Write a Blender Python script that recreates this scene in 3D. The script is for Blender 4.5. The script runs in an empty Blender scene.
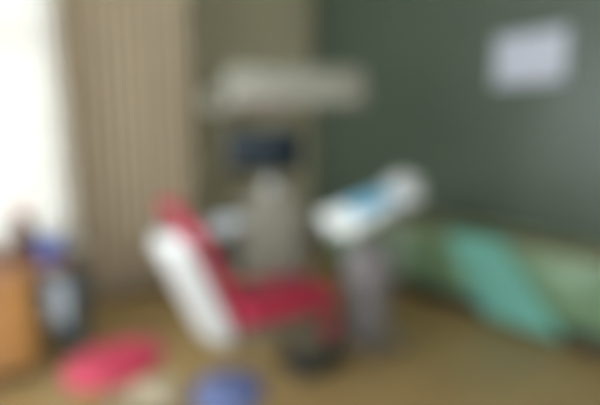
import bpy, bmesh, math, random
from mathutils import Vector, Matrix, Euler
R = math.radians
PI = math.pi
random.seed(7)
S = bpy.context.scene
COL = S.collection

# ------------------------------------------------------------------ materials
def lin(c):
    return tuple(((v/255)/12.92 if v/255 <= .04045 else ((v/255+.055)/1.055)**2.4) for v in c)

def mat(name, rgb, rough=.5, metal=0., var=.06, scale=6., bump=.0, bscale=80., spec=.5, trans=None, sheen=0.):
    m = bpy.data.materials.new(name); m.use_nodes = True
    nt = m.node_tree; b = nt.nodes['Principled BSDF']
    c = lin(rgb)
    tc = nt.nodes.new('ShaderNodeTexCoord')
    n = nt.nodes.new('ShaderNodeTexNoise'); n.inputs['Scale'].default_value = scale; n.inputs['Detail'].default_value = 4
    r = nt.nodes.new('ShaderNodeValToRGB')
    r.color_ramp.elements[0].position = .3; r.color_ramp.elements[1].position = .7
    r.color_ramp.elements[0].color = tuple(max(0, v*(1-var)) for v in c)+(1,)
    r.color_ramp.elements[1].color = tuple(min(1, v*(1+var)) for v in c)+(1,)
    nt.links.new(tc.outputs['Object'], n.inputs['Vector'])
    nt.links.new(n.outputs['Fac'], r.inputs['Fac'])
    nt.links.new(r.outputs['Color'], b.inputs['Base Color'])
    b.inputs['Roughness'].default_value = rough
    b.inputs['Metallic'].default_value = metal
    b.inputs['Specular IOR Level'].default_value = spec
    if sheen: b.inputs['Sheen Weight'].default_value = sheen
    if bump:
        n2 = nt.nodes.new('ShaderNodeTexNoise'); n2.inputs['Scale'].default_value = bscale
        bp = nt.nodes.new('ShaderNodeBump'); bp.inputs['Strength'].default_value = bump; bp.inputs['Distance'].default_value = .01
        nt.links.new(tc.outputs['Object'], n2.inputs['Vector'])
        nt.links.new(n2.outputs['Fac'], bp.inputs['Height']); nt.links.new(bp.outputs['Normal'], b.inputs['Normal'])
    return m

def wood(name, rgb, rough=.45, axis='X', stretch=10., var=.22):
    m = mat(name, rgb, rough)
    nt = m.node_tree; b = nt.nodes['Principled BSDF']; c = lin(rgb)
    tc = nt.nodes.new('ShaderNodeTexCoord'); mp = nt.nodes.new('ShaderNodeMapping')
    sc = {'X': (1, stretch, stretch), 'Y': (stretch, 1, stretch), 'Z': (stretch, stretch, 1)}[axis]
    mp.inputs['Scale'].default_value = sc
    n = nt.nodes.new('ShaderNodeTexNoise'); n.inputs['Scale'].default_value = 2.5; n.inputs['Detail'].default_value = 8
    n.inputs['Distortion'].default_value = .8
    r = nt.nodes.new('ShaderNodeValToRGB'); r.color_ramp.elements[0].position = .3; r.color_ramp.elements[1].position = .7
    r.color_ramp.elements[0].color = tuple(v*(1-var) for v in c)+(1,)
    r.color_ramp.elements[1].color = tuple(min(1, v*(1+var)) for v in c)+(1,)
    nt.links.new(tc.outputs['Object'], mp.inputs['Vector']); nt.links.new(mp.outputs['Vector'], n.inputs['Vector'])
    nt.links.new(n.outputs['Fac'], r.inputs['Fac']); nt.links.new(r.outputs['Color'], b.inputs['Base Color'])
    return m

def floor_mat(name, a, b_, rough=.27):
    m = bpy.data.materials.new(name); m.use_nodes = True
    nt = m.node_tree; b = nt.nodes['Principled BSDF']
    tc = nt.nodes.new('ShaderNodeTexCoord')
    br = nt.nodes.new('ShaderNodeTexBrick')
    br.inputs['Color1'].default_value = lin(a)+(1,); br.inputs['Color2'].default_value = lin(b_)+(1,)
    br.inputs['Mortar'].default_value = lin(tuple(v*.55 for v in a))+(1,)
    br.inputs['Scale'].default_value = 1.; br.inputs['Brick Width'].default_value = 1.3
    br.inputs['Row Height'].default_value = .14; br.inputs['Mortar Size'].default_value = .003
    mp = nt.nodes.new('ShaderNodeMapping'); mp.inputs['Scale'].default_value = (1.4, 14, 1)
    n = nt.nodes.new('ShaderNodeTexNoise'); n.inputs['Scale'].default_value = 3; n.inputs['Detail'].default_value = 7
    mx = nt.nodes.new('ShaderNodeMix'); mx.data_type = 'RGBA'; mx.blend_type = 'MULTIPLY'; mx.inputs['Factor'].default_value = .35
    r = nt.nodes.new('ShaderNodeValToRGB'); r.color_ramp.elements[0].position = .3; r.color_ramp.elements[1].position = .65
    r.color_ramp.elements[0].color = (.45, .42, .38, 1); r.color_ramp.elements[1].color = (1, 1, 1, 1)
    nt.links.new(tc.outputs['Object'], br.inputs['Vector']); nt.links.new(tc.outputs['Object'], mp.inputs['Vector'])
    nt.links.new(mp.outputs['Vector'], n.inputs['Vector']); nt.links.new(n.outputs['Fac'], r.inputs['Fac'])
    nt.links.new(br.outputs['Color'], mx.inputs['A']); nt.links.new(r.outputs['Color'], mx.inputs['B'])
    nt.links.new(mx.outputs['Result'], b.inputs['Base Color'])
    b.inputs['Roughness'].default_value = rough
    bp = nt.nodes.new('ShaderNodeBump'); bp.inputs['Strength'].default_value = .15; bp.inputs['Distance'].default_value = .004
    nt.links.new(br.outputs['Fac'], bp.inputs['Height']); bp.invert = True
    nt.links.new(bp.outputs['Normal'], b.inputs['Normal'])
    return m

def sheer_mat(name, rgb, see=.35):
    m = bpy.data.materials.new(name); m.use_nodes = True
    nt = m.node_tree; nt.nodes.remove(nt.nodes['Principled BSDF']); out = nt.nodes['Material Output']
    d = nt.nodes.new('ShaderNodeBsdfDiffuse'); t = nt.nodes.new('ShaderNodeBsdfTranslucent'); tr = nt.nodes.new('ShaderNodeBsdfTransparent')
    tc = nt.nodes.new('ShaderNodeTexCoord'); n = nt.nodes.new('ShaderNodeTexNoise'); n.inputs['Scale'].default_value = 5
    r = nt.nodes.new('ShaderNodeValToRGB'); c = lin(rgb)
    r.color_ramp.elements[0].color = tuple(v*.94 for v in c)+(1,); r.color_ramp.elements[1].color = c+(1,)
    nt.links.new(tc.outputs['Object'], n.inputs['Vector']); nt.links.new(n.outputs['Fac'], r.inputs['Fac'])
    nt.links.new(r.outputs['Color'], d.inputs['Color']); nt.links.new(r.outputs['Color'], t.inputs['Color'])
    m1 = nt.nodes.new('ShaderNodeMixShader'); m1.inputs[0].default_value = .6
    m2 = nt.nodes.new('ShaderNodeMixShader'); m2.inputs[0].default_value = see
    nt.links.new(d.outputs[0], m1.inputs[1]); nt.links.new(t.outputs[0], m1.inputs[2])
    nt.links.new(m1.outputs[0], m2.inputs[1]); nt.links.new(tr.outputs[0], m2.inputs[2])
    nt.links.new(m2.outputs[0], out.inputs['Surface'])
    return m

def pane_mat(name):
    m = bpy.data.materials.new(name); m.use_nodes = True
    nt = m.node_tree; nt.nodes.remove(nt.nodes['Principled BSDF']); out = nt.nodes['Material Output']
    tr = nt.nodes.new('ShaderNodeBsdfTransparent'); g = nt.nodes.new('ShaderNodeBsdfGlossy'); g.inputs['Roughness'].default_value = .02
    tr.inputs['Color'].default_value = (.95, .97, .97, 1)
    fr = nt.nodes.new('ShaderNodeFresnel'); fr.inputs['IOR'].default_value = 1.45
    mx = nt.nodes.new('ShaderNodeMixShader')
    nt.links.new(fr.outputs[0], mx.inputs[0]); nt.links.new(tr.outputs[0], mx.inputs[1]); nt.links.new(g.outputs[0], mx.inputs[2])
    nt.links.new(mx.outputs[0], out.inputs['Surface'])
    return m

M = dict(
    green_wall=mat('dark_green_wall_paint', (77, 87, 71), .42, var=.07, scale=1.2, bump=.05, bscale=30),
    tan_wall=mat('tan_wall_paint', (166, 156, 126), .75, var=.05, scale=1.5, bump=.06, bscale=60),
    ceiling=mat('ceiling_white', (215, 212, 202), .9, var=.02),
    trim=mat('window_white_paint', (228, 228, 222), .4, var=.02),
    base=wood('brown_skirting', (96, 74, 52), .5, 'Y'),
    floor=floor_mat('wood_floor', (178, 148, 98), (166, 137, 90)),
    sheer=sheer_mat('white_net_curtain', (152, 144, 132), .02),
    drape=mat('beige_curtain_cloth', (165, 146, 120), .95, var=.05, scale=3, bump=.15, bscale=220, sheen=.2),
    pane=pane_mat('window_glass'),
    red=mat('red_vinyl', (164, 32, 62), .38, var=.06, scale=9, bump=.05, bscale=130),
    red_stool=mat('red_stool_vinyl', (174, 46, 72), .42, var=.06, scale=9, bump=.05, bscale=130),
    blue=mat('blue_vinyl', (82, 92, 130), .42, var=.06, scale=9, bump=.05, bscale=130),
    white=mat('white_plastic', (236, 234, 230), .32, var=.02),
    offwhite=mat('ivory_plastic', (182, 176, 160), .4, var=.03),
    lampshell=mat('lamp_ivory_plastic', (130, 126, 112), .45, var=.03),
    unit=mat('beige_grey_unit_plastic', (108, 101, 84), .5, var=.05),
    mauve=mat('mauve_grey_metal_paint', (132, 124, 124), .45, var=.04),
    dark=mat('charcoal_plastic', (34, 36, 34), .5, var=.1),
    black=mat('black_plastic', (14, 14, 15), .5, var=.1),
    slate=mat('slate_plastic', (84, 92, 96), .5, var=.06),
    chrome=mat('chrome', (205, 205, 205), .18, metal=1., var=.02),
    steel=mat('brushed_steel', (165, 165, 162), .35, metal=1., var=.04),
    screen=mat('dark_teal_screen', (6, 22, 28), .4, var=.1, spec=.2),
    lens=mat('smoked_lamp_lens', (150, 132, 124), .15, var=.05),
    copper=mat('orange_brown_joint', (150, 104, 74), .4, var=.06),
    bluemat=mat('blue_tray_liner', (128, 180, 206), .7, var=.04),
    shell=mat('white_shell_plastic', (192, 190, 186), .35, var=.02),
    ceramic=mat('white_ceramic', (182, 186, 188), .15, var=.01),
    water=mat('paper_cup_white', (196, 192, 184), .7, var=.02),
    bench=mat('green_bench_paint', (118, 146, 110), .4, var=.09, scale=3, bump=.04, bscale=40),
    benchtop=mat('olive_bench_top', (142, 144, 108), .45, var=.07, scale=4),
    plinth=mat('dark_plinth', (46, 46, 40), .6, var=.1),
    aqua=mat('aqua_sheet', (116, 180, 162), .7, var=.05, scale=5, bump=.1, bscale=200),
    paper=mat('white_paper', (200, 200, 210), .8, var=.015, scale=5),
    oak=wood('orange_oak', (184, 130, 74), .42, 'X'),
    oaktop=wood('reddish_oak_top', (176, 128, 98), .35, 'X'),
    oakside=wood('orange_oak_upright', (176, 124, 70), .42, 'Z'),
    amber=mat('brown_bottle', (84, 58, 44), .2, var=.08),
    pink=mat('dull_pink_cap', (196, 136, 130), .5, var=.05),
    navy=mat('deep_blue_plastic', (66, 88, 152), .4, var=.06),
    brownbox=mat('brown_card', (142, 104, 84), .8, var=.06),
    liner=mat('pale_bin_bag', (218, 226, 236), .5, var=.05),
    cream=mat('cream_plastic', (190, 174, 146), .45, var=.03),
)

# ------------------------------------------------------------------ mesh helpers
def new(): return bmesh.new()

def xf(vs, rot=None, loc=None):
    mt = Matrix.Identity(4)
    if rot is not None: mt = Euler(rot).to_matrix().to_4x4()
    if loc is not None: mt = Matrix.Translation(Vector(loc)) @ mt
    for v in vs: v.co = mt @ v.co

def box(bm, c, s, rot=None, r=0., seg=2):
    """box centred at c with size s; edges rounded by r"""
    t = bmesh.new()
    bmesh.ops.create_cube(t, size=1)
    for v in t.verts: v.co = Vector((v.co.x*s[0], v.co.y*s[1], v.co.z*s[2]))
    if r > 0:
        bmesh.ops.bevel(t, geom=list(t.edges), offset=min(r, min(s)*.499), segments=seg, affect='EDGES', profile=.5)
    xf(t.verts, rot, c); merge(bm, t); return bm

def merge(bm, t):
    mp = {}
    for v in t.verts: mp[v] = bm.verts.new(v.co)
    for f in t.faces:
        try: bm.faces.new([mp[v] for v in f.verts])
        except ValueError: pass
    t.free()

def lathe(bm, prof, c=(0, 0, 0), seg=32, rot=None, cap=True):
    t = bmesh.new(); rings = []
    for r, z in prof:
        if r < 1e-5: rings.append([t.verts.new((0, 0, z))])
        else: rings.append([t.verts.new((r*math.cos(2*PI*k/seg), r*math.sin(2*PI*k/seg), z)) for k in range(seg)])
    for a, b in zip(rings, rings[1:]):
        for k in range(seg):
            k2 = (k+1) % seg
            if len(a) == 1 and len(b) == 1: continue
            if len(a) == 1: t.faces.new((a[0], b[k2], b[k]))
            elif len(b) == 1: t.faces.new((a[k], a[k2], b[0]))
            else: t.faces.new((a[k], a[k2], b[k2], b[k]))
    if cap:
        if len(rings[0]) > 1: t.faces.new(rings[0][::-1])
        if len(rings[-1]) > 1: t.faces.new(rings[-1])
    xf(t.verts, rot, c); merge(bm, t); return bm

def tube(bm, pts, r, seg=10, closed=False, smooth=0):
    P = [Vector(p) for p in pts]
    for _ in range(smooth):
        Q = [P[0]]
        for a, b in zip(P, P[1:]): Q += [a.lerp(b, .25), a.lerp(b, .75)]
        Q.append(P[-1]); P = Q
    n = len(P); rings = []; up = None
    rr = r if isinstance(r, (list, tuple)) else None
    for i, p in enumerate(P):
        if closed: d = P[(i+1) % n]-P[i-1]
        else: d = P[min(i+1, n-1)]-P[max(i-1, 0)]
        d.normalize()
        if up is None: up = Vector((0, 0, 1)) if abs(d.z) < .9 else Vector((1, 0, 0))
        s = d.cross(up).normalized(); up = s.cross(d).normalized()
        rad = r if rr is None else rr[0]+(rr[1]-rr[0])*i/(n-1)
        rings.append([bm.verts.new(p+rad*(math.cos(2*PI*k/seg)*s+math.sin(2*PI*k/seg)*up)) for k in range(seg)])
    for i in range(n if closed else n-1):
        a, b = rings[i], rings[(i+1) % n]
        for k in range(seg): bm.faces.new((a[k], a[(k+1) % seg], b[(k+1) % seg], b[k]))
    if not closed: bm.faces.new(rings[0][::-1]); bm.faces.new(rings[-1])
    return bm

def prism(bm, prof, y0, y1, r=0., seg=2):
    """profile in x,z extruded along y"""
    t = bmesh.new()
    a = [t.verts.new((x, y0, z)) for x, z in prof]; b = [t.verts.new((x, y1, z)) for x, z in prof]
    n = len(prof)
    t.faces.new(a[::-1]); t.faces.new(b)
    for k in range(n): t.faces.new((a[k], a[(k+1) % n], b[(k+1) % n], b[k]))
    bmesh.ops.recalc_face_normals(t, faces=list(t.faces))
    if r: bmesh.ops.bevel(t, geom=list(t.edges), offset=r, segments=seg, affect='EDGES', profile=.5)
    merge(bm, t); return bm

def obj(name, bm, m, parent=None, loc=None, rot=None, ang=38, sub=0):
    bmesh.ops.recalc_face_normals(bm, faces=list(bm.faces))
    me = bpy.data.meshes.new(name); bm.to_mesh(me); bm.free()
    for p in me.polygons: p.use_smooth = True
    me.set_sharp_from_angle(angle=R(ang))
    me.materials.append(M[m] if isinstance(m, str) else m)
    o = bpy.data.objects.new(name, me); COL.objects.link(o)
    if parent: o.parent = parent
    if loc: o.location = loc
    if rot: o.rotation_euler = rot
    if sub:
        md = o.modifiers.new('subdivision', 'SUBSURF'); md.levels = sub; md.render_levels = sub
    return o

def tag(o, label, cat, group=None):
    o['label'] = label; o['category'] = cat
    if group: o['group'] = group
    return o

def thing(name, label, cat, loc=(0, 0, 0), rz=0, group=None):
    o = bpy.data.objects.new(name, None); COL.objects.link(o)
    o.location = loc; o.rotation_euler = (0, 0, rz); o.empty_display_size = .1
    return tag(o, label, cat, group)

def struct(name, bm, m, parent=None, **k):
    o = obj(name, bm, m, parent, **k); o['kind'] = 'structure'; return o

# ------------------------------------------------------------------ room
X0, X1, Y0, Y1, H = -2.3, 4.1, -1.6, 5.0, 3.4
T = .25
bm = new(); box(bm, ((X0+X1)/2, (Y0+Y1)/2, -.05), (X1-X0+2*T, Y1-Y0+2*T, .1)); struct('floor', bm, 'floor')
bm = new(); box(bm, ((X0+X1)/2, (Y0+Y1)/2, H+.05), (X1-X0+2*T, Y1-Y0+2*T, .1)); struct('ceiling', bm, 'ceiling')
bm = new(); box(bm, (X1+T/2, (Y0+Y1)/2, H/2), (T, Y1-Y0+2*T, H)); struct('wall_right', bm, 'green_wall')
fx0, fx1, fz0, fz1 = -2.0, .5, .9, 3.0  # opening for an added window behind the camera, lets in fill light
bm = new(); yc = Y0-T/2
box(bm, ((X0+fx0)/2, yc, H/2), (fx0-X0, T, H)); box(bm, ((fx1+X1)/2, yc, H/2), (X1-fx1, T, H))
box(bm, ((fx0+fx1)/2, yc, fz0/2), (fx1-fx0, T, fz0)); box(bm, ((fx0+fx1)/2, yc, (fz1+H)/2), (fx1-fx0, T, H-fz1))
struct('wall_front', bm, 'ceiling')
# window wall with its opening (wx0..wx1, wz0..wz1); an alcove with the dental unit lies right of it
YW, XA = 4.45, 2.10
wx0, wx1, wz0, wz1 = -1.5, .97, .56, 2.95
bm = new(); yc = YW+T/2
box(bm, ((X0+wx0)/2, yc, H/2), (wx0-X0, T, H)); box(bm, ((wx1+XA)/2, yc, H/2), (XA-wx1, T, H))
box(bm, ((wx0+wx1)/2, yc, wz0/2), (wx1-wx0, T, wz0)); box(bm, ((wx0+wx1)/2, yc, (wz1+H)/2), (wx1-wx0, T, H-wz1))
struct('wall_back', bm, 'tan_wall')
bm = new(); box(bm, (XA-T/2, (YW+T+Y1+T)/2, H/2), (T, Y1-YW, H)); struct('wall_return', bm, 'tan_wall')
bm = new(); box(bm, ((XA+X1)/2, Y1+T/2, H/2), (X1-XA, T, H)); struct('wall_alcove', bm, 'tan_wall')
# left wall with its window
ly0, ly1, lz0, lz1 = .2, 4.1, .85, 3.1
bm = new(); xc = X0-T/2
box(bm, (xc, (Y0-T+ly0)/2, H/2), (T, ly0-Y0+T, H)); box(bm, (xc, (ly1+YW+T)/2, H/2), (T, YW+T-ly1, H))
box(bm, (xc, (ly0+ly1)/2, lz0/2), (T, ly1-ly0, lz0)); box(bm, (xc, (ly0+ly1)/2, (lz1+H)/2), (T, ly1-ly0, H-lz1))
struct('wall_left', bm, 'ceiling')

def window(name, a, b, z0, z1, n, along):
    """window frame with n lights; along 'x' (back wall) or 'y' (left wall)"""
    def P(u, z, su, sz, d=.07):
        if along == 'f': return (u, Y0-.14, z), (su, d, sz)
        if along == 'x': return (u, YW+.14, z), (su, d, sz)
        return (X0-.14, u, z), (d, su, sz)
    bm = new(); f = .06
    for (u, z, su, sz) in ((a+f/2, (z0+z1)/2, f, z1-z0), (b-f/2, (z0+z1)/2, f, z1-z0), ((a+b)/2, z0+f/2, b-a, f), ((a+b)/2, z1-f/2, b-a, f)):
        c, s = P(u, z, su, sz); box(bm, c, s, r=.006)
    for k in range(1, n):
        c, s = P(a+(b-a)*k/n, (z0+z1)/2, .08, z1-z0-.02); box(bm, c, s, r=.006)
    c, s = P((a+b)/2, z0+(z1-z0)*.72, b-a-.02, .06); box(bm, c, s, r=.006)
    w = struct(name, bm, 'trim')
    for k in range(n):
        u0 = a+(b-a)*k/n; u1 = a+(b-a)*(k+1)/n
        bm = new(); c, s = P((u0+u1)/2, (z0+z1)/2, u1-u0-.05, z1-z0-.08, .006); box(bm, c, s)
        obj('window_pane', bm, 'pane', w)
    return w
window('window_1', wx0, wx1, wz0, wz1, 3, 'x')
window('added_fill_window', fx0, fx1, fz0, fz1, 3, 'f')  # unseen window added in the front wall to fill the room from the front
window('window_2', ly0, ly1, lz0, lz1, 4, 'y')
bm = new(); box(bm, ((wx0+wx1)/2, YW-.05, wz0-.02), (wx1-wx0+.1, .32, .04), r=.01); struct('trim_1', bm, 'trim')
bm = new(); box(bm, (X0+.05, (ly0+ly1)/2, lz0-.02), (.32, ly1-ly0+.1, .04), r=.01); struct('trim_2', bm, 'trim')
bm = new(); box(bm, ((XA+X1)/2-.01, Y1-.01, .05), (X1-XA-.03, .02, .1), r=.004); struct('baseboard_back', bm, 'base')
bm = new(); box(bm, (X1-.01, (Y0+Y1)/2, .05), (.02, Y1-Y0, .1), r=.004); struct('baseboard_right', bm, 'base')
bm = new(); tube(bm, [(X0+.1, YW-.13, 3.12), (2.12, YW-.13, 3.12)], .016); tube(bm, [(X0+.1, YW-.27, 3.12), (2.12, YW-.27, 3.12)], .016)
for x in (-2.0, -.6, .7, 2.0): box(bm, (x, YW-.135, 3.12), (.03, .28, .03))
struct('trim_3', bm, 'trim')

# curtains: folded cloth with real thickness
def curtain(name, x0, x1, z0, z1, y, m, label, amp, folds, th, flare=0.):
    bm = new(); nx = folds*10; nz = 14; g = []
    for j in range(nz+1):
        v = j/nz; row = []
        for i in range(nx+1):
            u = i/nx
            a = amp*(.55+.45*(1-v))
            yy = y+a*math.sin(u*folds*2*PI+.6*math.sin(u*7))+.25*a*math.sin(u*folds*4.3*PI+v*2)
            xx = x0+(x1-x0)*u+flare*(1-v)*u
            row.append(bm.verts.new((xx, yy, z0+(z1-z0)*v)))
        g.append(row)
    for j in range(nz):
        for i in range(nx): bm.faces.new((g[j][i], g[j][i+1], g[j+1][i+1], g[j+1][i]))
    o = obj(name, bm, m, ang=180)
    if th:
        md = o.modifiers.new('cloth_thickness', 'SOLIDIFY'); md.thickness = th; md.offset = 0
    return tag(o, label, 'curtain')
curtain('net_curtain', -1.45, .88, .46, 3.12, YW-.27, 'sheer', 'white net curtain glowing with daylight across the window', .020, 26, 0., .06)
curtain('beige_curtain', .93, 2.05, .03, 3.12, YW-.13, 'drape', 'plain beige full-length curtain hanging between the window and the dental unit', .024, 11, .004)

# ------------------------------------------------------------------ dental chair (faces +x)
ch = thing('dental_chair', 'red upholstered dental chair with a tall white backrest shell', 'dental chair', (1.65, 2.27, 0), R(0))
bm = new(); box(bm, (.22, 0, .03), (.38, .32, .06), r=.025, seg=3)
box(bm, (.22, 0, .085), (.30, .25, .07), r=.03, seg=3); obj('base_plate', bm, 'dark', ch)
bm = new(); prism(bm, [(.10, .11), (.34, .11), (.18, .36), (-.10, .36)], -.11, .11, .025, 3); obj('pedestal', bm, 'unit', ch)
bm = new(); box(bm, (-.08, 0, .40), (.62, .40, .09), r=.035, seg=3); obj('seat_frame', bm, 'unit', ch)
def bend(bm, fn):
    for v in bm.verts: v.co = Vector(fn(v.co))
bm = new(); t = bmesh.new(); bmesh.ops.create_grid(t, x_segments=1, y_segments=1); t.free()
box(bm, (-.10, 0, 0), (.68, .48, .13), r=.055, seg=4)
bmesh.ops.subdivide_edges(bm, edges=list(bm.edges), cuts=1)
bend(bm, lambda c: (c.x, c.y, c.z+.505+.05*max(0, abs(c.y)/.25)**2*.5+.05*max(0, -c.x-.1)))
obj('seat', bm, 'red', ch, ang=60)
# leg rest dropped forward
bm = new(); box(bm, (0, 0, 0), (.24, .40, .08), r=.038, seg=4); xf(bm.verts, (0, R(84), 0), (.225, 0, .37)); obj('leg_rest', bm, 'red', ch, ang=60)
bm = new(); box(bm, (.27, 0, .24), (.16, .34, .03), rot=(0, R(8), 0), r=.012); obj('foot_rest', bm, 'dark', ch)
# backrest: shell and cushion follow the same lean, in (s along back, w across, d thickness)
B0 = Vector((-.44, 0, .46)); BD = Vector((-.36, 0, .80)).normalized(); BN = Vector((BD.z, 0, -BD.x))   # BN points to the patient
def back_slab(bm, s0, s1, w0, w1, d0, d1, n=12, m=14, curve=.05, round_=.5):
    """curved slab from s0..s1 along the back, half width w0 (bottom) to w1 (top), thickness d0..d1 along BN"""
    t = bmesh.new(); F = []; Bk = []
    for i in range(n+1):
        u = i/n; fr = []; br = []
        e = abs(2*u-1)
        k = (1-max(0, (e-.72)/.28)**3*round_)
        for j in range(m+1):
            v = 2*j/m-1
            w = (w0+(w1-w0)*u)*k
            s = s0+(s1-s0)*u
            wrap = curve*(v*v)
            edge = max(0, (abs(v)-.8)/.2)**2; edge2 = max(0, (e-.85)/.15)**2
            inset = (d1-d0)*.42*max(edge, edge2)
            base = B0+BD*s+Vector((0, w*v, 0))
            fr.append(t.verts.new(base+BN*(d1-inset+wrap))); br.append(t.verts.new(base+BN*(d0+inset+wrap)))
        F.append(fr); Bk.append(br)
    for i in range(n):
        for j in range(m):
            t.faces.new((F[i][j], F[i][j+1], F[i+1][j+1], F[i+1][j])); t.faces.new((Bk[i][j], Bk[i+1][j], Bk[i+1][j+1], Bk[i][j+1]))
    for i in range(n):
        t.faces.new((F[i][0], F[i+1][0], Bk[i+1][0], Bk[i][0])); t.faces.new((F[i][m], Bk[i][m], Bk[i+1][m], F[i+1][m]))
    for j in range(m):
        t.faces.new((F[0][j], Bk[0][j], Bk[0][j+1], F[0][j+1])); t.faces.new((F[n][j], F[n][j+1], Bk[n][j+1], Bk[n][j]))
    merge(bm, t); return bm
bm = new(); back_slab(bm, -.09, .61, .185, .18, -.115, -.012, curve=.03, round_=.35); obj('backrest_shell', bm, 'shell', ch, ang=60)
bm = new(); back_slab(bm, -.02, .63, .19, .165, -.012, .055, curve=.045, round_=.3); obj('backrest', bm, 'red', ch, ang=60)
bm = new(); p = B0+BD*.56+BN*(-.03); q = B0+BD*.70+BN*.0
for s in (-.04, .04): tube(bm, [p+Vector((0, s, 0)), q+Vector((0, s, 0))], .011)
obj('headrest_bracket', bm, 'steel', ch)
bm = new(); back_slab(bm, .64, .75, .085, .07, -.01, .045, curve=.03, round_=.3); obj('headrest', bm, 'red', ch, ang=60)
bm = new(); tube(bm, [(-.30, .26, .43), (-.32, .29, .62), (-.28, .30, .69)], .018, smooth=2); a = obj('armrest', bm, 'steel', ch)
bm = new(); box(bm, (-.15, .30, .705), (.34, .07, .045), r=.02, seg=3); obj('arm_pad', bm, 'slate', a)

# ------------------------------------------------------------------ water unit with spittoon, monitor and operating light behind the chair
un = thing('spittoon_unit', 'beige grey dental spittoon unit standing behind the red chair seat', 'dental unit', (1.98, 2.86, 0), R(-30))
bm = new(); box(bm, (0, 0, .03), (.46, .36, .06), r=.02); obj('base_plate', bm, 'dark', un)
bm = new(); t = bmesh.new(); bmesh.ops.create_cube(t, size=1)
for v in t.verts:
    k = .86 if v.co.z > 0 else 1.
    v.co = Vector((v.co.x*.48*k, v.co.y*.34*k, .56+v.co.z*1.0))
bmesh.ops.bevel(t, geom=list(t.edges), offset=.05, segments=4, affect='EDGES', profile=.5); merge(bm, t); bd = obj('body', bm, 'unit', un)
bm = new(); box(bm, (.02, -.152, .45), (.28, .016, .52), rot=(R(-2.6), 0, 0), r=.006); dr = obj('door', bm, 'unit', un)
bm = new(); tube(bm, [(.11, -.165, .40), (.11, -.185, .42), (.11, -.185, .52), (.11, -.165, .54)], .006); obj('handle', bm, 'chrome', dr)
bm = new(); tube(bm, [(-.16, -.05, .70), (-.26, -.08, .72), (-.32, -.10, .78)], .03, seg=14, smooth=2); obj('bowl_arm', bm, 'unit', un)
bm = new(); lathe(bm, [(0, .77), (.05, .775), (.10, .81), (.135, .87), (.142, .885), (.13, .888), (.115, .865), (.08, .82), (.03, .80), (0, .80)], (-.34, -.11, 0), 36); bw = obj('spittoon_bowl', bm, 'ceramic', un)
bm = new(); tube(bm, [(-.205, -.03, .84), (-.21, -.04, 1.02), (-.26, -.07, 1.05), (-.30, -.09, .99)], .008, smooth=2); obj('rinse_spout', bm, 'chrome', un)
bm = new(); tube(bm, [(.02, -.02, 1.05), (.02, -.02, 1.65)], .026, seg=16); obj('pole', bm, 'unit', un)
bm = new(); lathe(bm, [(.04, 0), (.045, .01), (.045, .05), (.04, .06)], (.02, -.02, 1.045), 24); obj('pole_collar', bm, 'chrome', un)
# suction hoses at the right side of the body
for k in range(3):
    bm = new(); y = -.09+.07*k
    tube(bm, [(.19, y, .86), (.24, y-.02, .82), (.25, y-.03, .55), (.22, y-.02, .38), (.20, y, .32)], .011, smooth=3); hz = obj('suction_hose', bm, 'mauve', un)
    bm = new(); tube(bm, [(.188, y, .85), (.215, y-.01, .98)], [.013, .009], seg=12); obj('suction_tip', bm, 'offwhite', hz)

# cup standing on the unit
bm = new(); lathe(bm, [(0, 0), (.027, 0), (.037, .10), (.039, .101), (.037, .103), (.034, .10), (.025, .006), (0, .006)], (0, 0, 0), 28)
cup = obj('paper_cup', bm, 'water'); cup.location = (1.905, 2.80, 1.062)
tag(cup, 'white paper cup standing on the beige spittoon unit', 'cup')

# monitor
mo = thing('monitor', 'black flat monitor with a dark screen clamped to the unit pole', 'monitor', (1.855, 2.775, 1.37), R(-27))
bm = new(); box(bm, (0, -.02, 0), (.53, .04, .30), r=.012, seg=3); obj('casing', bm, 'black', mo)
bm = new(); box(bm, (.03, -.043, .008), (.45, .006, .258), r=.002); obj('screen', bm, 'screen', mo)
bm = new(); box(bm, (0, .02, 0), (.14, .05, .14), r=.012); tube(bm, [(0, .03, 0), (.085, .06, 0)], .018); obj('mount_bracket', bm, 'dark', mo)
for v in (0,): mo.location.z = 1.37

# operating light
ol = thing('operating_light', 'wide ivory dental operating light above the black monitor', 'lamp', (1.987, 2.833, 1.69), R(-24))
bm = new(); tube(bm, [(0, 0, -.04), (0, 0, .05)], .036, seg=18); obj('swivel_joint', bm, 'copper', ol)
bm = new(); tube(bm, [(0, 0, .03), (0, -.01, .12)], .024, seg=14); box(bm, (0, -.02, .12), (.34, .05, .04), r=.012)
for s in (-.15, .15): box(bm, (s, -.06, .12), (.03, .12, .05), r=.01)
obj('yoke', bm, 'lampshell', ol)
bm = new(); box(bm, (.13, -.16, .11), (.96, .14, .27), rot=(R(-18), 0, 0), r=.05, seg=4); sh = obj('lamp_housing', bm, 'lampshell', ol)
for s in (-.11, .36):
    bm = new(); box(bm, (s, -.232, .085), (.38, .012, .18), rot=(R(-18), 0, 0), r=.005, seg=2); obj('lens', bm, 'lens' if s < 0 else 'lampshell', ol)
bm = new(); tube(bm, [(-.31, -.18, .12), (-.41, -.20, .10), (-.50, -.21, .0), (-.43, -.22, -.06), (-.29, -.22, -.0)], .026, seg=12, smooth=3); obj('grip_handle', bm, 'lampshell', ol)

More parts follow.
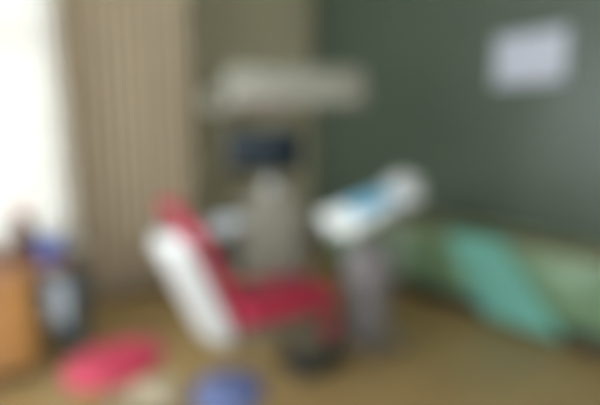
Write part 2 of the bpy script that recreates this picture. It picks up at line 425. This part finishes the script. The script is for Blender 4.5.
# ------------------------------------------------------------------ instrument cart in front of the chair
ca = thing('instrument_cart', 'dental instrument cart with a mauve grey column and white tray head', 'dental cart', (2.32, 2.22, 0), 0)
bm = new()
for k in range(5):
    a = 2*PI*k/5+.3; box(bm, (.13*math.cos(a), .13*math.sin(a), .085), (.24, .045, .035), rot=(0, 0, a), r=.012)
lathe(bm, [(0, .06), (.06, .06), (.065, .11), (.045, .13), (0, .13)], (0, 0, 0), 24); bs = obj('base', bm, 'mauve', ca)
for k in range(5):
    a = 2*PI*k/5+.3; c = Vector((.235*math.cos(a), .235*math.sin(a), .03))
    bm = new(); lathe(bm, [(0, -.014), (.022, -.014), (.03, -.008), (.03, .008), (.022, .014), (0, .014)], c, 20, rot=(PI/2, 0, a))
    box(bm, c+Vector((0, 0, .035)), (.03, .036, .03), rot=(0, 0, a), r=.006); obj('castor', bm, 'dark', bs)
bm = new(); box(bm, (0, 0, .45), (.24, .24, .60), r=.03, seg=3); cb = obj('column', bm, 'mauve', ca)
for z in (.28, .46, .63):
    bm = new(); box(bm, (-.123, 0, z), (.014, .19, .15), r=.005); d = obj('drawer', bm, 'mauve', ca)
    bm = new(); tube(bm, [(-.128, -.05, z+.03), (-.145, -.05, z+.03), (-.145, .05, z+.03), (-.128, .05, z+.03)], .004); obj('handle', bm, 'chrome', d)
bm = new(); tube(bm, [(0, 0, .74), (0, 0, .90), (0, -.04, .98)], .035, seg=16, smooth=2); obj('neck', bm, 'unit', ca)
# the tray head, tilted: local frame u = +x rising, v = +y rising to the back
hd = Matrix.Translation((0, -.06, 1.02)) @ Euler((R(18), R(-13), 0)).to_matrix().to_4x4()
def put(bm):
    for v in bm.verts: v.co = hd @ v.co
    return bm
bm = new(); box(bm, (-.02, 0, 0), (.76, .27, .06), r=.028, seg=4); th = obj('tray_head', put(bm), 'white', ca)
bm = new(); box(bm, (.30, .02, .05), (.18, .22, .07), rot=(0, R(-14), 0), r=.03, seg=4); cp = obj('control_panel', put(bm), 'shell', ca)
for k in range(4):
    bm = new(); lathe(bm, [(0, 0), (.012, 0), (.012, .006), (0, .006)], (.285, -.055+.05*k, .083), 16, rot=(0, R(-14), 0)); obj('button', put(bm), 'slate', cp)
bm = new(); tube(bm, [(-.37, -.10, .0), (-.44, -.10, 0), (-.46, -.06, 0), (-.46, .06, 0), (-.44, .10, 0), (-.37, .10, 0)], .012, smooth=2); obj('push_handle', put(bm), 'chrome', ca)
for k in range(4):
    bm = new(); x = -.12+.09*k
    box(bm, (x, -.146, -.005), (.03, .04, .04), r=.008); hh = obj('instrument_holder', put(bm), 'mauve', ca)
    bm = new(); tube(bm, [(x, -.16, -.06), (x, -.16, .075)], [.010, .007], seg=12); tube(bm, [(x, -.16, .072), (x, -.17, .095)], .006, seg=10)
    obj('handpiece', put(bm), 'steel', hh)
    bm = new(); a = hd @ Vector((x, -.16, -.06)); e = Vector((x*.35, -.118, .60))
    tube(bm, [a, a+Vector((0, -.01, -.18)), Vector((x*.8, -.20, .60)), Vector((x*.5, -.17, .52)), e], .007, seg=8, smooth=3); obj('hose', bm, 'mauve', hh)
# blue liner on the tray
bm = new(); box(bm, (-.02, .02, .033), (.40, .19, .004), r=.001)
ml = obj('tray_liner', put(bm), 'bluemat'); ml.location = (2.32, 2.22, 0)
tag(ml, 'pale blue liner lying on the white tray of the instrument cart', 'tray liner')
# ------------------------------------------------------------------ low green cabinet along the right wall
by0, by1, bx = .55, 3.95, 3.46
be = thing('storage_bench', 'long low green bench cabinet with an olive top along the dark green wall', 'bench', (3.78, (by0+by1)/2, 0))
L = by1-by0
bm = new(); box(bm, (.02, 0, .07), (.56, L-.04, .14)); obj('plinth', bm, 'plinth', be)
bm = new(); box(bm, (0, 0, .375), (.60, L, .47), r=.006); obj('carcass', bm, 'bench', be)
bm = new(); box(bm, (-.01, 0, .632), (.64, L+.03, .044), r=.012, seg=3); obj('bench_top', bm, 'benchtop', be)
n = 5
for k in range(n):
    yy = -L/2+L*(k+.5)/n
    bm = new(); box(bm, (-.308, yy, .375), (.018, L/n-.02, .44), r=.005); d = obj('door', bm, 'bench', be)
    bm = new(); box(bm, (-.318, yy, .375), (.008, L/n-.16, .30), r=.003); obj('door_panel', bm, 'bench', d)
    bm = new(); lathe(bm, [(.006, 0), (.006, .012), (.014, .018), (.014, .026), (0, .03)], (-.317, yy+L/n*.40, .51), 16, rot=(0, -PI/2, 0)); obj('knob', bm, 'steel', d)
# aqua sheet thrown over the front edge, sliding down to the right
def sheet():
    bm = new(); ns, nt = 36, 30; g = []
    xe, zt = 3.448, .656                              # front edge and top of the bench top
    for i in range(ns+1):
        s = i/ns; d = s*.76                           # distance along the cloth from its rear edge
        row = []
        for j in range(nt+1):
            t = j/nt
            yl = 2.42-.46*s**1.2; yr = 1.98-.63*s
            y = yl+(yr-yl)*t
            fold = .5+.5*math.sin(t*19+s*3)
            if d < .14: x, z = xe+.14-d, zt+.005*fold
            elif d < .20:
                a = (d-.14)/.06*PI/2; x, z = xe-.045*math.sin(a), zt-.04*(1-math.cos(a))
            else: x, z = xe-.045-.02*fold*(d-.14), zt-.04-(d-.20)
            row.append(bm.verts.new((x, y, z)))
        g.append(row)
    for i in range(ns):
        for j in range(nt): bm.faces.new((g[i][j], g[i+1][j], g[i+1][j+1], g[i][j+1]))
    o = obj('draped_sheet', bm, 'aqua', ang=180)
    md = o.modifiers.new('cloth_thickness', 'SOLIDIFY'); md.thickness = .004; md.offset = 1
    return o
tag(sheet(), 'aqua cloth sheet draped over the front of the green bench', 'sheet')

# blank sheet on the green wall
bm = new(); g = []
for i in range(9):
    g.append([bm.verts.new((X1-.002-.012*(1-j/4)**3*abs(i/8-.5), 2.42-.62*i/8, 1.90+.43*j/4)) for j in range(5)])
for i in range(8):
    for j in range(4): bm.faces.new((g[i][j], g[i+1][j], g[i+1][j+1], g[i][j+1]))
o = obj('paper_sheet', bm, 'paper', ang=180); md = o.modifiers.new('paper_thickness', 'SOLIDIFY'); md.thickness = .002; md.offset = 0
tag(o, 'white blank sheet of paper fixed high on the dark green wall', 'paper')

# ------------------------------------------------------------------ stools
def stool(name, label, loc, rz, m, sx, sy, h, basem):
    s = thing(name, label, 'stool', loc, rz)
    bm = new(); lathe(bm, [(0, -.045), (.42, -.045), (.47, -.035), (.5, -.01), (.49, .025), (.44, .042), (.25, .048), (0, .046)], (0, 0, 0), 40)
    for v in bm.verts: v.co = Vector((v.co.x*sx, v.co.y*sy, v.co.z+h-.046))
    obj('seat', bm, m, s, ang=60)
    bm = new(); lathe(bm, [(0, h-.115), (.09, h-.115), (.12, h-.10), (.13, h-.09), (0, h-.089)], (0, 0, 0), 28); obj('seat_plate', bm, basem, s)
    bm = new(); lathe(bm, [(.03, .10), (.03, .26), (.018, .262), (.018, h-.112)], (0, 0, 0), 22); obj('gas_lift', bm, 'chrome', s)
    bm = new()
    for k in range(5):
        a = 2*PI*k/5+.2; box(bm, (.12*math.cos(a), .12*math.sin(a), .085), (.22, .04, .03), rot=(0, R(6), a), r=.01)
    lathe(bm, [(0, .07), (.045, .07), (.045, .115), (.035, .13), (0, .13)], (0, 0, 0), 22); bs = obj('base', bm, 'chrome', s)
    for k in range(5):
        a = 2*PI*k/5+.2; c = Vector((.215*math.cos(a), .215*math.sin(a), .026))
        bm = new(); lathe(bm, [(0, -.014), (.02, -.014), (.026, -.008), (.026, .008), (.02, .014), (0, .014)], c, 18, rot=(PI/2, 0, a))
        box(bm, c+Vector((0, 0, .030)), (.028, .034, .028), rot=(0, 0, a), r=.006); obj('castor', bm, 'black', bs)
    bm = new(); tube(bm, [(.03, .02, h-.105), (.13, .07, h-.11), (.17, .09, h-.115)], .006, smooth=1); obj('height_lever', bm, 'black', s)
    return s
stool('rolling_stool', 'low rolling stool with a bright red padded seat beside the wooden desk', (.625, 2.20, 0), R(14), 'red_stool', .48, .35, .475, 'dark')
stool('rolling_stool', 'low rolling stool with a blue padded seat in front of the dental chair', (.94, 1.70, 0), 0, 'blue', .30, .30, .44, 'slate')
# cream lidded box on the floor
cbx = thing('storage_box', 'small cream plastic box on the floor between the red and blue stools', 'box', (.88, 2.40, 0), R(-20))
bm = new(); box(bm, (0, 0, .06), (.22, .17, .12), r=.018, seg=3); obj('tub', bm, 'cream', cbx)
bm = new(); box(bm, (0, 0, .128), (.235, .185, .018), r=.007); obj('lid', bm, 'cream', cbx)

# ------------------------------------------------------------------ desk under the window
de = thing('wooden_desk', 'orange brown wooden desk below the bright window', 'desk', (-.18, 3.52, 0), 0)
bm = new(); box(bm, (0, 0, .685), (1.66, .72, .035), r=.008); obj('desktop', bm, 'oaktop', de)
bm = new(); box(bm, (.385, .0, .365), (.46, .66, .60), r=.005); obj('pedestal', bm, 'oakside', de)
bm = new(); box(bm, (.385, 0, .033), (.42, .60, .066)); obj('plinth', bm, 'plinth', de)
for z, hh in ((.57, .17), (.385, .17), (.19, .19)):
    bm = new(); box(bm, (.385, -.338, z), (.43, .018, hh), r=.004); d = obj('drawer', bm, 'oak', de)
    bm = new(); tube(bm, [(.34, -.345, z+.02), (.34, -.368, z+.02), (.46, -.368, z+.02), (.46, -.345, z+.02)], .005); obj('handle', bm, 'steel', d)
bm = new(); box(bm, (-.80, 0, .334), (.03, .66, .667), r=.004); obj('side_panel', bm, 'oakside', de)
bm = new(); box(bm, (-.32, .29, .46), (.94, .018, .40), r=.003); obj('back_panel', bm, 'oak', de)
DT = .703
# things on the desk
bt = thing('bottle', 'tall brown bottle with a dull pink cap on the wooden desk', 'bottle', (.455, 3.45, DT))
bm = new(); lathe(bm, [(0, 0), (.072, 0), (.078, .01), (.078, .20), (.055, .24), (.03, .27), (.028, .30), (0, .30)], seg=32); obj('body', bm, 'amber', bt)
bm = new(); lathe(bm, [(0, .295), (.036, .295), (.038, .30), (.038, .355), (.034, .362), (0, .362)], seg=28); obj('cap', bm, 'pink', bt)
bx_ = thing('desk_pot', 'small deep blue pot on the front right corner of the wooden desk', 'pot', (.58, 3.29, DT))
bm = new(); lathe(bm, [(0, 0), (.066, 0), (.072, .008), (.076, .13), (.072, .132), (.066, .125), (.06, .01), (0, .01)], seg=32); obj('pot_body', bm, 'navy', bx_)
bm = new(); lathe(bm, [(.074, .118), (.080, .122), (.080, .134), (.074, .138), (.069, .134), (.069, .122)], seg=32); obj('rim', bm, 'navy', bx_)
pb = thing('card_box', 'low brown cardboard box lying on the desk left of the brown bottle', 'box', (.25, 3.30, DT), R(6))
bm = new(); box(bm, (0, 0, .035), (.22, .16, .07), r=.004); obj('carton', bm, 'brownbox', pb)
bm = new(); box(bm, (0, 0, .075), (.228, .168, .012), r=.004); obj('lid', bm, 'brownbox', pb)
# waste bin with a pale bag
wb = thing('waste_bin', 'slate grey waste bin with a pale bag over its rim beside the desk', 'bin', (.72, 3.56, 0), R(-40))
bm = new(); lathe(bm, [(0, 0), (.10, 0), (.105, .01), (.135, .50), (.142, .505), (.142, .515), (.128, .51), (.10, .02), (0, .02)], seg=36); obj('bucket', bm, 'slate', wb)
bm = new(); n = 40; g = []
for i in range(n+1):
    a = R(170)+R(125)*i/n; row = []
    for r_, z in ((.118, .46), (.130, .518), (.146, .524), (.153, .50), (.154, .40), (.150, .30+.02*math.sin(i*.9)), (.146, .20+.03*math.sin(i*.5))):
        rr = r_+.004*math.sin(i*1.7); row.append(bm.verts.new((rr*math.cos(a), rr*math.sin(a), z)))
    g.append(row)
for i in range(n):
    for j in range(6): bm.faces.new((g[i][j], g[i+1][j], g[i+1][j+1], g[i][j+1]))
o = obj('bag', bm, 'liner', wb, ang=180); o['label'] = 'pale bag'; md = o.modifiers.new('bag_thickness', 'SOLIDIFY'); md.thickness = .002

# ------------------------------------------------------------------ daylight
w = bpy.data.worlds.new('daylight'); S.world = w; w.use_nodes = True
bg = w.node_tree.nodes['Background']; bg.inputs['Color'].default_value = (.86, .93, 1., 1); bg.inputs['Strength'].default_value = 5.
def portal(loc, rot, sx, sy):
    l = bpy.data.lights.new('daylight_portal', 'AREA'); l.shape = 'RECTANGLE'; l.size = sx; l.size_y = sy
    l.cycles.is_portal = True
    o = bpy.data.objects.new('daylight_portal', l); COL.objects.link(o); o.location = loc; o.rotation_euler = rot
portal(((wx0+wx1)/2, YW+T+.01, (wz0+wz1)/2), (R(-90), 0, 0), wx1-wx0, wz1-wz0)
portal(((fx0+fx1)/2, Y0-T-.01, (fz0+fz1)/2), (R(90), 0, 0), fx1-fx0, fz1-fz0)  # sky light through the added front window, as fill
portal((X0-T-.01, (ly0+ly1)/2, (lz0+lz1)/2), (0, R(-90), 0), lz1-lz0, ly1-ly0)

# ------------------------------------------------------------------ camera
cam = bpy.data.cameras.new('camera'); co = bpy.data.objects.new('camera', cam); COL.objects.link(co)
cam.sensor_width = 36; cam.lens = 28.8; cam.clip_start = .02
co.location = (0, 0, 1.5); co.rotation_euler = (R(90-8.36), 0, R(-38))
# the photograph is out of focus everywhere: the lens is focused just in front of the camera
cam.dof.use_dof = True; cam.dof.focus_distance = .1; cam.dof.aperture_fstop = 3.8
S.camera = co
S.view_settings.view_transform = 'Standard'; S.view_settings.look = 'None'; S.view_settings.gamma = 1
S.view_settings.exposure = 1.62
